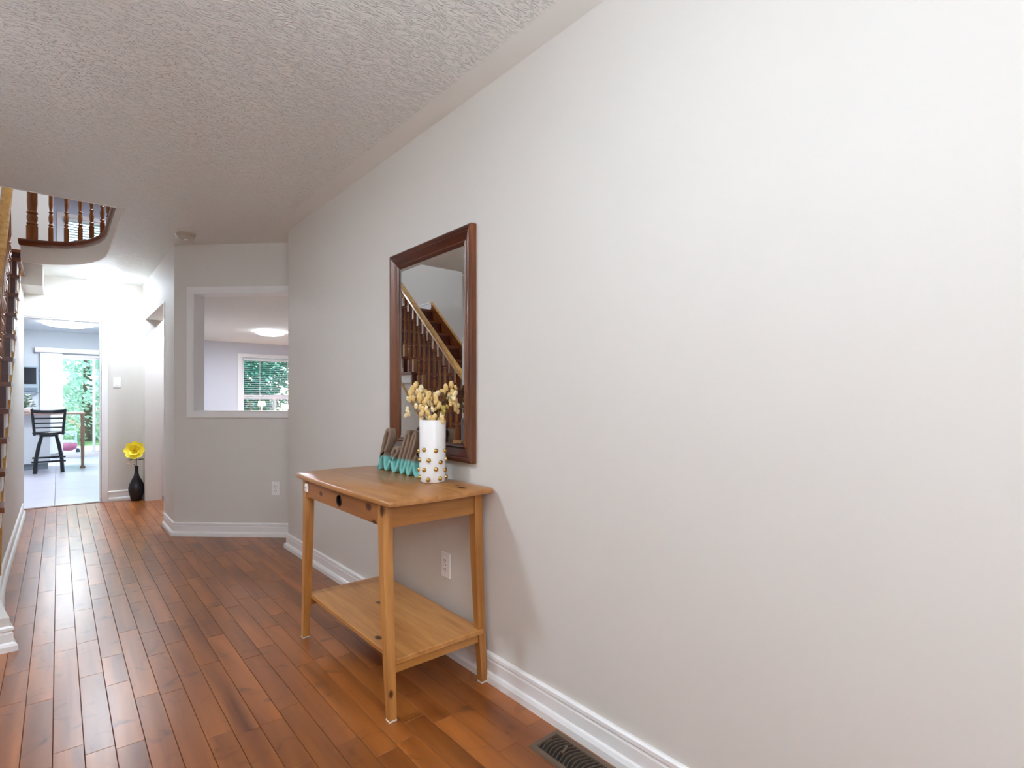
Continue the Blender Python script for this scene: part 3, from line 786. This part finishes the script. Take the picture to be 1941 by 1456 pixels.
sd = thing('smoke_detector', 'round smoke detector on the hall ceiling above the diagonal wall', 'smoke detector', (.765, 4.85, H))
MB().lathe([(.066, 0), (.066, -.010), (.062, -.013), (.055, -.013), (.055, 0)], seg=28).build('mounting_base', mat('detector_beige', (182, 170, 154), .4), sd, smooth=40)
MB().lathe([(.058, -.012), (.060, -.030), (.052, -.040), (.030, -.043), (.004, -.043)], seg=28).build('body', mat('detector_beige', (182, 170, 154), .4), sd, smooth=40)
MB().lathe([(.014, -.042), (.014, -.047), (.012, -.049), (.001, -.049)], seg=14).build('test_button', M_PLATE, sd, smooth=40)
b = MB(); b.tube([(-.048, .052, -.006), (-.060, .040, -.010), (-.068, .024, -.016)], .004, 8); b.sphere((-.064, .026, -.034), .006, 1); b.build('chrome_clip', mat('chrome', (240, 236, 230), .1, metal=1.0), sd, smooth=50)

M_REG = mat('register_brown', (104, 86, 70), .45, metal=.25)
fr = thing('floor_register', 'brown metal floor vent register beside the right baseboard', 'vent', (1.248, 1.155, 0))
w, l = .066, .152
b = MB(); b.rings([[(-w, -l, 0), (w, -l, 0), (w, l, 0), (-w, l, 0)], [(-w + .003, -l + .003, .006), (w - .003, -l + .003, .006), (w - .003, l - .003, .006), (-w + .003, l - .003, .006)],
                   [(-w + .018, -l + .018, .006), (w - .018, -l + .018, .006), (w - .018, l - .018, .006), (-w + .018, l - .018, .006)],
                   [(-w + .020, -l + .020, .0005), (w - .020, -l + .020, .0005), (w - .020, l - .020, .0005), (-w + .020, l - .020, .0005)]], caps=False)
b.build('frame', M_REG, fr)
MB().box(-w + .016, w - .016, -l + .016, l - .016, .0003, .0009).build('duct_shadow', mat('duct_dark', (34, 28, 24), .9), fr)
lm = MB()
lm.rings([[(x, y_, .0010), (x, y_ + .0022, .0010), (x, y_ + .0022, .0062), (x, y_, .0062)] for x, y_ in [((-w + .019) + (2 * w - .038) * i / 8, .016 * math.sin(math.pi * i / 8)) for i in range(9)]])
lme = lm.mesh('louver', M_REG)
for k in range(17):
    inst('louver', lme, fr, (0, -l + .022 + k * .0158, 0))
MB().box(-.012, .030, -.004, .004, .001, .0085, bev=.001, M=Matrix.Translation((0, .055, 0)) @ Matrix.Rotation(R(20), 4, 'Z')).build('damper_lever', M_REG, fr)

# ------------------------------------------------------------------ floor vase with a yellow flower
fv = thing('floor_vase', 'black bottle-shaped floor vase standing by the far wall', 'vase', (.672, 7.335, 0))
b = MB(); b.lathe([(.045, 0), (.050, .004), (.062, .05), (.074, .10), (.077, .135), (.070, .18), (.048, .23), (.028, .27), (.019, .31), (.017, .37), (.021, .385), (.019, .385), (.014, .37), (.014, .30), (.002, .28)], seg=28)
b.build('body', mat('black_glaze', (22, 20, 28), .28), fv, smooth=60)
yf = thing('yellow_flower', 'large yellow artificial flower in the black floor vase', 'flower', (.672, 7.335, .30))
MB().tube([(0, 0, -.01), (0, -.002, .10), (.0, -.012, .20), (-.01, -.02, .25)], .004, 6).build('stem', mat('flower_stem_dark', (70, 78, 40), .6), yf)
M_YEL = mat('petal_yellow', (250, 232, 74), .6, noise=.08, nscale=30)
pm = MB(); rs = []
for i in range(6):
    t = i / 5; wv = .046 * math.sin(math.pi * (.12 + .80 * t)) ; zc = .022 * t * t
    rs.append([(.012 + .098 * t, -wv, zc + .008), (.012 + .098 * t, 0, zc), (.012 + .098 * t, wv, zc + .008)])
pm.rings(rs, closed=False, caps=False)
pme = pm.mesh('petal', M_YEL, 60)
fdir = Vector((-.30, -.93, .20)).normalized(); fq = fdir.to_track_quat('Z', 'Y')
fc = Vector((-.012, -.03, .262))
for ring, (n_, sc_, tilt) in enumerate(((8, 1.0, 12), (7, .74, 34), (5, .5, 55))):
    for k in range(n_):
        q = fq @ Matrix.Rotation(2 * math.pi * k / n_ + ring * .4, 3, 'Z').to_quaternion() @ Matrix.Rotation(-R(tilt), 3, 'Y').to_quaternion()
        o = inst('petal', pme, yf, fc + fdir * ring * .004, q.to_euler(), (sc_, sc_, sc_))
MB().sphere(fc + fdir * .016, .016, 2).build('flower_center', mat('flower_center_ochre', (206, 170, 30), .7), yf, smooth=60)
lf = MB()
for (a, sgn) in ((R(20), 1), (R(160), -1)):
    d = Vector((math.cos(a), -.3, .35)).normalized(); s_ = Vector((0, .5, 1)).cross(d).normalized(); p0 = Vector((0, -.004, .15))
    pr = []
    for i in range(6):
        t = i / 5; c_ = p0 + d * (.09 * t) + Vector((0, 0, -.02 * t * t)); wv = .018 * math.sin(math.pi * (.05 + .9 * t))
        pr.append([c_ - s_ * wv, c_ + s_ * wv, c_ + s_ * wv + Vector((0, .001, .001)), c_ - s_ * wv + Vector((0, .001, .001))])
    lf.rings(pr)
lf.build('leaf', mat('leaf_dark_green', (62, 84, 50), .5), yf)
wf = thing('white_flower', 'small white flower drooping beside the yellow flower in the black vase', 'flower', (.672, 7.335, .30))
MB().tube([(.004, .004, -.01), (-.006, -.01, .09), (-.04, -.02, .12)], .003, 6).build('stem', mat('flower_stem_dark', (70, 78, 40), .6), wf)
wpm = MB().sphere((.024, 0, 0), .022, 1, (1, .55, .25)).mesh('petal', mat('petal_white', (236, 228, 218), .6), 60)
for k in range(6):
    q = Vector((-.3, -.9, .3)).normalized().to_track_quat('Z', 'Y') @ Matrix.Rotation(2 * math.pi * k / 6, 3, 'Z').to_quaternion()
    inst('petal', wpm, wf, (-.052, -.03, .122), q.to_euler())

# ------------------------------------------------------------------ kitchen
M_BLACK = mat('black_lacquer', (20, 24, 30), .3)
bs = thing('bar_stool', 'black ladder-back bar stool in front of the kitchen counter', 'stool', (-.110, 11.02, 0))
b = MB(); b.lathe([(.02, .585), (.17, .588), (.195, .600), (.198, .618), (.186, .630), (.12, .626), (.005, .622)], seg=28); b.build('seat', M_BLACK, bs, smooth=50)
MB().lathe([(.11, .555), (.115, .56), (.115, .585), (.02, .586)], seg=20).build('swivel_plate', M_BLACK, bs, smooth=40)
for sx in (-1, 1):
    MB().tube([(sx * .165, -.155, .585), (sx * .172, -.170, .70), (sx * .184, -.20, .86), (sx * .196, -.232, .99)], [.017, .018, .018, .014], 8).build('back_post', M_BLACK, bs, smooth=50)
for z, h_ in ((.69, .020), (.76, .022), (.83, .024), (.915, .052)):
    b = MB(); f = (z - .585) / .405
    rs = []
    for i in range(7):
        t = i / 6 * 2 - 1; x = t * (.165 + .030 * f); y = -.160 - .075 * f - .030 * (1 - t * t); zz = z + (.012 * t * t if z > .9 else 0)
        rs.append([(x, y - .007, zz), (x, y + .007, zz), (x, y + .007, zz + h_), (x, y - .007, zz + h_)])
    b.rings(rs); b.build('back_slat', M_BLACK, bs)
for sx in (-1, 1):
    for sy in (-1, 1):
        MB().tube([(sx * .085, sy * .085, .57), (sx * .118, sy * .118, .42), (sx * .150, sy * .150, .22), (sx * .162, sy * .162, .0)], [.020, .024, .024, .026], 8).build('leg', M_BLACK, bs, smooth=50)
for s in (-1, 1):
    MB().tube([(-.20, s * .150, .195 + .02 * s), (.20, s * .150, .195 + .02 * s)], .014, 8).build('foot_rail', M_BLACK, bs)
    MB().tube([(s * .150, -.19, .235), (s * .150, .19, .235)], .012, 8).build('foot_rail', M_BLACK, bs)

kp = thing('kitchen_counter', 'white kitchen peninsula with thin wood-edged countertop and turned support post', 'counter', (0, 0, 0))
MB().box(-1.9, .335, 11.24, 11.95, .888, .915, bev=.004).build('countertop', mat('counter_pinkish_wood', (190, 158, 146), .35), kp)
MB().box(-1.9, -.10, 11.48, 11.92, .10, .888).build('cabinet', mat('cabinet_white', (226, 232, 236), .4), kp)
MB().box(-1.9, -.13, 11.52, 11.90, 0, .10).build('toe_kick', mat('toe_kick_grey', (128, 140, 148), .6), kp)
b = MB(); b.lathe([(.036, 0), (.038, .02), (.022, .04), (.020, .07), (.024, .30), (.030, .62), (.028, .70), (.020, .74), (.026, .76), (.028, .888)], c=(.305, 11.29, 0), seg=14); b.build('support_post', mat('post_wood', (150, 122, 100), .4), kp, smooth=40)
for x in (-.62, -1.2):
    MB().box(x - .003, x + .003, 11.476, 11.482, .12, .87).build('panel_seam', mat('toe_kick_grey', (128, 140, 148), .6), kp)

pp = thing('potted_plant', 'white pot of pale flowering plant on the kitchen counter', 'plant', (-.415, 11.45, .915))
MB().lathe([(.05, 0), (.075, .01), (.095, .05), (.10, .075), (.092, .078), (.08, .06), (.01, .05)], seg=20).build('pot', M_WHITE, pp, smooth=50)
rn = random.Random(3); b = MB(); b2 = MB()
for k in range(26):
    a = rn.uniform(0, 6.28); r_ = rn.uniform(.02, .13); h_ = rn.uniform(.10, .30)
    tip = Vector((r_ * math.cos(a), r_ * math.sin(a), h_))
    b.tube([(0, 0, .055), tip * .5 + Vector((0, 0, .06)), tip], .003, 4)
    for j in range(3):
        b.sphere(tip + Vector((rn.uniform(-.03, .03), rn.uniform(-.03, .03), rn.uniform(-.05, .02))), .022, 1, (1, .6, .35), Matrix.Rotation(rn.uniform(0, 3), 3, 'X'))
    if k % 2: b2.sphere(tip + Vector((0, 0, .015)), .022, 1, (1, 1, .7))
b.build('foliage', mat('plant_leaf', (96, 124, 100), .6), pp, kind='stuff'); b2.build('blossoms', mat('plant_blossom', (226, 232, 222), .7), pp, kind='stuff')

wm = thing('wall_monitor', 'small dark screen in a grey frame on the far kitchen wall', 'monitor', (-.46, 13.5, 1.27))
MB().box(-.20, .175, -.10, 0, .0, .48, bev=.008).build('casing', mat('monitor_grey', (150, 164, 174), .4), wm)
MB().box(-.18, .145, -.106, -.099, .145, .455).build('screen', mat('screen_black', (18, 22, 34), .15), wm)
MB().box(-.18, .165, -.108, -.099, .02, .075, bev=.003).build('control_panel', mat('monitor_panel', (112, 126, 138), .4), wm)
MB().box(-.22, .13, -.15, 0, -.03, -.012).build('shelf_bracket', mat('monitor_grey', (150, 164, 174), .4), wm)

# sliding patio door
d1 = struct('door_1', MB().box(-.27, 1.08, 13.52, 13.64, 0, .04), M_WHITE)
def frame(x0, x1, z0, z1, y0, y1, w, name, parent, m=M_WHITE):
    b = MB(); b.box(x0, x0 + w, y0, y1, z0, z1); b.box(x1 - w, x1, y0, y1, z0, z1); b.box(x0 + w, x1 - w, y0, y1, z1 - w, z1); b.box(x0 + w, x1 - w, y0, y1, z0, z0 + w)
    return b.build(name, m, parent)
GLASS = bpy.data.materials.new('window_glass'); GLASS.use_nodes = True
gn = GLASS.node_tree; gn.nodes.remove(gn.nodes['Principled BSDF'])
tr_ = gn.nodes.new('ShaderNodeBsdfTransparent'); tr_.inputs[0].default_value = (.93, .985, .975, 1); gs = gn.nodes.new('ShaderNodeBsdfGlossy'); gs.inputs['Roughness'].default_value = 0.02
fz = gn.nodes.new('ShaderNodeFresnel'); fz.inputs[0].default_value = 1.45; mxs = gn.nodes.new('ShaderNodeMixShader')
gn.links.new(fz.outputs[0], mxs.inputs[0]); gn.links.new(tr_.outputs[0], mxs.inputs[1]); gn.links.new(gs.outputs[0], mxs.inputs[2]); gn.links.new(mxs.outputs[0], gn.nodes['Material Output'].inputs[0])
frame(-.27, 1.08, 0, 2.0, 13.50, 13.65, .045, 'door_frame', d1)
p1 = frame(-.225, .565, .04, 1.955, 13.53, 13.57, .045, 'door_panel', d1); MB().box(-.18, .52, 13.546, 13.552, .085, 1.91).build('door_glass', GLASS, p1)
p2 = frame(.525, 1.035, .04, 1.955, 13.58, 13.62, .045, 'door_panel', d1); MB().box(.57, .99, 13.596, 13.602, .085, 1.91).build('door_glass', GLASS, p2)
MB().box(.535, .555, 13.49, 13.53, .93, 1.12, bev=.003).build('door_handle', M_WHITE, p1)
tag(MB().box(-.335, 1.15, 13.38, 13.498, 2.02, 2.105, bev=.004).build('blind_valance', M_WHITE), 'white valance over the kitchen sliding door', 'valance')
vb = thing('vertical_blind', 'stack of white vertical blind vanes drawn to the left of the sliding door', 'blind', (0, 0, 0))
vm = MB().box(-.047, .047, -.0015, .0015, 0, 1.90).mesh('vane', mat('vane_white', (226, 230, 236), .6))
for k in range(7):
    inst('vane', vm, vb, (-.215 + k * .040, 13.44, .11), (0, 0, R(18)))
b = MB(); b.tube([(-.262, 13.44, 2.01), (-.262, 13.44, 1.0)], .006, 6); b.sphere((-.262, 13.44, 1.66), .018, 1); b.build('wand', mat('wand_grey', (130, 150, 164), .5), vb)

# ------------------------------------------------------------------ family room window, blind, lamps
w1 = struct('window_1', MB().box(3.24, 5.3, 13.50, 13.64, .62, .66), M_WHITE)
frame(3.15, 5.39, .53, 2.19, 13.475, 13.50, .09, 'window_casing', w1)
frame(3.24, 5.3, .62, 2.1, 13.53, 13.63, .06, 'window_frame', w1)
MB().box(3.30, 5.24, 13.53, 13.62, 1.13, 1.235).build('transom_bar', M_WHITE, w1)
MB().box(3.955, 4.02, 13.53, 13.62, .68, 1.13).build('mullion', M_WHITE, w1)
MB().box(3.30, 5.24, 13.585, 13.592, .68, 2.04).build('window_pane', GLASS, w1)
bl_ = thing('venetian_blind', 'white horizontal slat blind over the window beyond the pass-through', 'blind', (0, 0, 0))
MB().box(3.27, 5.27, 13.43, 13.475, 2.025, 2.06).build('headrail', M_WHITE, bl_)
slm = MB().box(0, 1.96, -.017, .017, -.0012, .0012).mesh('slat', mat('slat_white', (214, 226, 232), .5))
z = 2.0
while z > .72:
    inst('slat', slm, bl_, (3.29, 13.45, z), (R(10), 0, 0)); z -= .046
for x in (3.62, 4.25, 4.9): MB().box(x - .004, x + .004, 13.43, 13.434, .7, 2.03).build('ladder_tape', M_WHITE, bl_)
MB().box(3.28, 5.26, 13.43, 13.47, .68, .70).build('bottom_rail', M_WHITE, bl_)
cn = thing('console', 'low white console under the far window, hidden below the pass-through sill', 'console', (3.9, 13.1, 0))
MB().box(-.7, .7, -.17, .17, .68, .71, bev=.004).build('top', M_WHITE, cn)
for sx in (-1, 1):
    for sy in (-1, 1): MB().box(sx * .66 - .02, sx * .66 + .02, sy * .14 - .02, sy * .14 + .02, 0, .68).build('leg', M_WHITE, cn)
def lamp(label, x, z0, rs, hs, rgb, s):
    t = thing('table_lamp', label, 'lamp', (x, 13.1, .71))
    MB().lathe([(.06, 0), (.06, .012), (.02, .03), (.034, .08), (.03, .13), (.012, .17), (.010, z0 + .04)], seg=16).build('base', mat('lamp_base_pale', (186, 190, 200), .4), t, smooth=50)
    MB().lathe([(rs, z0), (rs * .82, z0 + hs), (rs * .80, z0 + hs), (rs * .97, z0)], seg=24).build('lamp_shade', mat('lamp_shade_%d' % s, rgb, .8, emit=.9, emit_rgb=rgb), t, smooth=60)
lamp('cream-shaded table lamp before the left lower pane of the far window', 3.57, .26, .085, .115, (250, 238, 206), 1)
lamp('wide pinkish-shaded table lamp at the right edge of the pass-through view', 4.12, .19, .13, .10, (244, 222, 222), 2)

# ------------------------------------------------------------------ upstairs window
w2 = struct('window_2', MB().box(.06, 1.3, 13.5, 13.64, 3.40, 3.44), M_WHITE)
frame(-.02, 1.38, 3.32, 4.74, 13.475, 13.50, .08, 'window_casing', w2); frame(.06, 1.3, 3.40, 4.66, 13.54, 13.62, .05, 'window_frame', w2)
MB().box(.65, .71, 13.54, 13.62, 3.45, 4.61).build('mullion', M_WHITE, w2)
MB().box(.11, 1.25, 13.585, 13.592, 3.45, 4.61).build('window_pane', GLASS, w2)
ubl = thing('venetian_blind', 'white slat blind on the upstairs window seen between the balusters', 'blind', (0, 0, 0))
MB().box(.08, 1.28, 13.44, 13.475, 4.60, 4.64).build('headrail', M_WHITE, ubl)
slu = MB().box(0, 1.18, -.017, .017, -.0012, .0012).mesh('slat', MATS['slat_white'])
z = 4.58
while z > 3.45:
    inst('slat', slu, ubl, (.09, 13.455, z), (R(-20), 0, 0)); z -= .05

# ------------------------------------------------------------------ the garden
struct('ground', MB().box(-30, 36, 13.66, 60, -.5, -.12), mat('lawn', (110, 140, 84), .9, noise=.2, nscale=3))
struct('patio', MB().box(-3, 2.2, 13.66, 17.5, -.14, -.08), mat('patio_concrete', (214, 212, 212), .8, noise=.05))
M_LEAF = mat('leaf_pale_green', (206, 228, 216), .6, noise=.18, nscale=2.0)
M_LEAF2 = mat('leaf_deep_green', (70, 128, 108), .6, noise=.4, nscale=1.5)
M_TRUNK = mat('bark', (96, 78, 64), .9)
def shrub(label, x, y, r, h, m, seed, n=3200, ls=.10):
    rn = random.Random(seed)
    t = thing('garden_shrub', label, 'shrub', (x, y, -.12))
    MB().tube([(0, 0, 0), (.03, .02, h * .35), (-.04, .0, h * .7)], [r * .07 + .03, r * .05 + .02, .02], 8).build('trunk', M_TRUNK, t)
    verts, faces = [], []
    lumps = [(rn.uniform(-.6, .6) * r, rn.uniform(-.5, .5) * r, rn.uniform(.18, .9) * h, rn.uniform(.35, .6) * r) for _ in range(16)]
    for i in range(n):
        cx2, cy2, cz2, rr2 = rn.choice(lumps)
        d = Vector((rn.gauss(0, 1), rn.gauss(0, 1), rn.gauss(0, 1))).normalized() * rr2 * rn.uniform(.75, 1.05)
        c = Vector((cx2, cy2, max(.05, cz2 + d.z))) + Vector((d.x, d.y, 0))
        a = Vector((rn.gauss(0, 1), rn.gauss(0, 1), rn.gauss(0, .6))).normalized(); s_ = a.cross(Vector((rn.random(), rn.random(), 1))).normalized()
        L_ = ls * rn.uniform(.6, 1.3); W_ = L_ * .42; k = len(verts)
        verts += [c, c + a * L_ * .5 + s_ * W_, c + a * L_, c + a * L_ * .5 - s_ * W_]; faces.append((k, k + 1, k + 2, k + 3))
    me = bpy.data.meshes.new('foliage'); me.from_pydata(verts, [], faces); me.materials.append(m)
    o = bpy.data.objects.new('foliage', me); col.objects.link(o); o.parent = t; o['kind'] = 'stuff'
shrub('pale green leafy shrub behind the glass of the sliding door, left part', -.55, 18.6, 1.3, 2.7, M_LEAF, 21)
shrub('tall pale green tree filling the middle of the sliding door view', .65, 20.4, 2.0, 4.6, M_LEAF, 22, 5200, .14)
shrub('pale shrub at the right edge of the sliding door view', 1.75, 18.9, 1.1, 2.5, M_LEAF, 23)
shrub('bushy pale tree behind the far left of the garden', -2.4, 21.0, 2.0, 4.2, M_LEAF, 24, 4200, .14)
shrub('deep green shrub outside the left part of the pass-through window', 4.3, 17.4, 1.5, 3.2, M_LEAF2, 25, 4200, .12)
shrub('deep green shrub outside the right part of the pass-through window', 6.6, 17.8, 1.6, 3.4, M_LEAF2, 26, 4200, .12)
shrub('tall deep green tree standing behind the shrubs of the pass-through window', 5.6, 20.6, 2.4, 5.2, M_LEAF2, 27, 5200, .16)
shrub('tall green tree outside the upstairs window', 1.6, 23.5, 3.0, 8.2, M_LEAF, 28, 6000, .22)
fn = thing('garden_fence', 'board fence across the back of the garden', 'fence', (0, 28.5, -.12))
fb = MB().box(-.07, .07, -.01, .01, .05, 1.9).mesh('board', mat('fence_wood', (150, 132, 116), .8))
for k in range(90): inst('board', fb, fn, (-5 + k * .15, 0, 0))
for z in (.4, 1.6): MB().box(-5.1, 8.6, .012, .05, z, z + .08).build('fence_rail', MATS['fence_wood'], fn)

tc_ = thing('toy_car', 'pink and white ride-on toy car on the patio outside the sliding door', 'toy', (.155, 14.6, -.08))
M_PINK = mat('toy_pink', (236, 110, 140), .4); M_TW = mat('toy_white', (240, 238, 240), .4)
b = MB(); b.sphere((0, 0, .24), .2, 2, (.85, 1.25, .62)); b.build('body', M_PINK, tc_, smooth=60)
b = MB(); b.sphere((0, 0, .30), .19, 2, (.86, 1.1, .35)); b.build('cabin', M_TW, tc_, smooth=60)
b = MB()
for s in (-1, 1): b.tube([(s * .13, -.12, .34), (s * .13, -.10, .46), (s * .12, 0, .52), (s * .13, .12, .46), (s * .13, .16, .34)], .018, 8)
b.sphere((0, 0, .51), .15, 2, (1, 1.0, .2)); b.build('roof', M_TW, tc_, smooth=60)
wh = MB().lathe([(.03, -.03), (.075, -.03), (.08, 0), (.075, .03), (.03, .03)], seg=16).mesh('wheel', mat('toy_wheel', (60, 60, 70), .6), 40)
for sx in (-1, 1):
    for sy in (-1, 1): inst('wheel', wh, tc_, (sx * .16, sy * .15, .08), (0, R(90), 0))

# rounded white ornamental panel standing outside the fixed glass
op = thing('garden_screen', 'white rounded openwork garden screen outside the right glass panel', 'screen', (.93, 14.1, -.08))
def rr_path(w, z0, z1, r, n=6):
    pts = []
    for cx3, cz3, a0 in ((w - r, z1 - r, 0), (-w + r, z1 - r, 90), (-w + r, z0 + r, 180), (w - r, z0 + r, 270)):
        for i in range(n + 1):
            a = R(a0 + 90 * i / n); pts.append((cx3 + r * math.cos(a), 0, cz3 + r * math.sin(a)))
    return pts + [pts[0]]
MB().tube(rr_path(.25, .62, 1.98, .14), .028, 8, caps=False).build('outer_frame', M_TW, op, smooth=60)
for z in (1.28, ): MB().tube([(-.24, 0, z), (.24, 0, z)], .02, 8).build('crossbar', M_TW, op)
for x in (-.12, 0, .12): MB().tube([(x, 0, .64), (x, 0, 1.96)], .008, 6).build('bar', M_TW, op)
for s in (-1, 1): MB().tube([(s * .2, 0, 0), (s * .2, 0, .66)], .02, 8).build('post', M_TW, op)
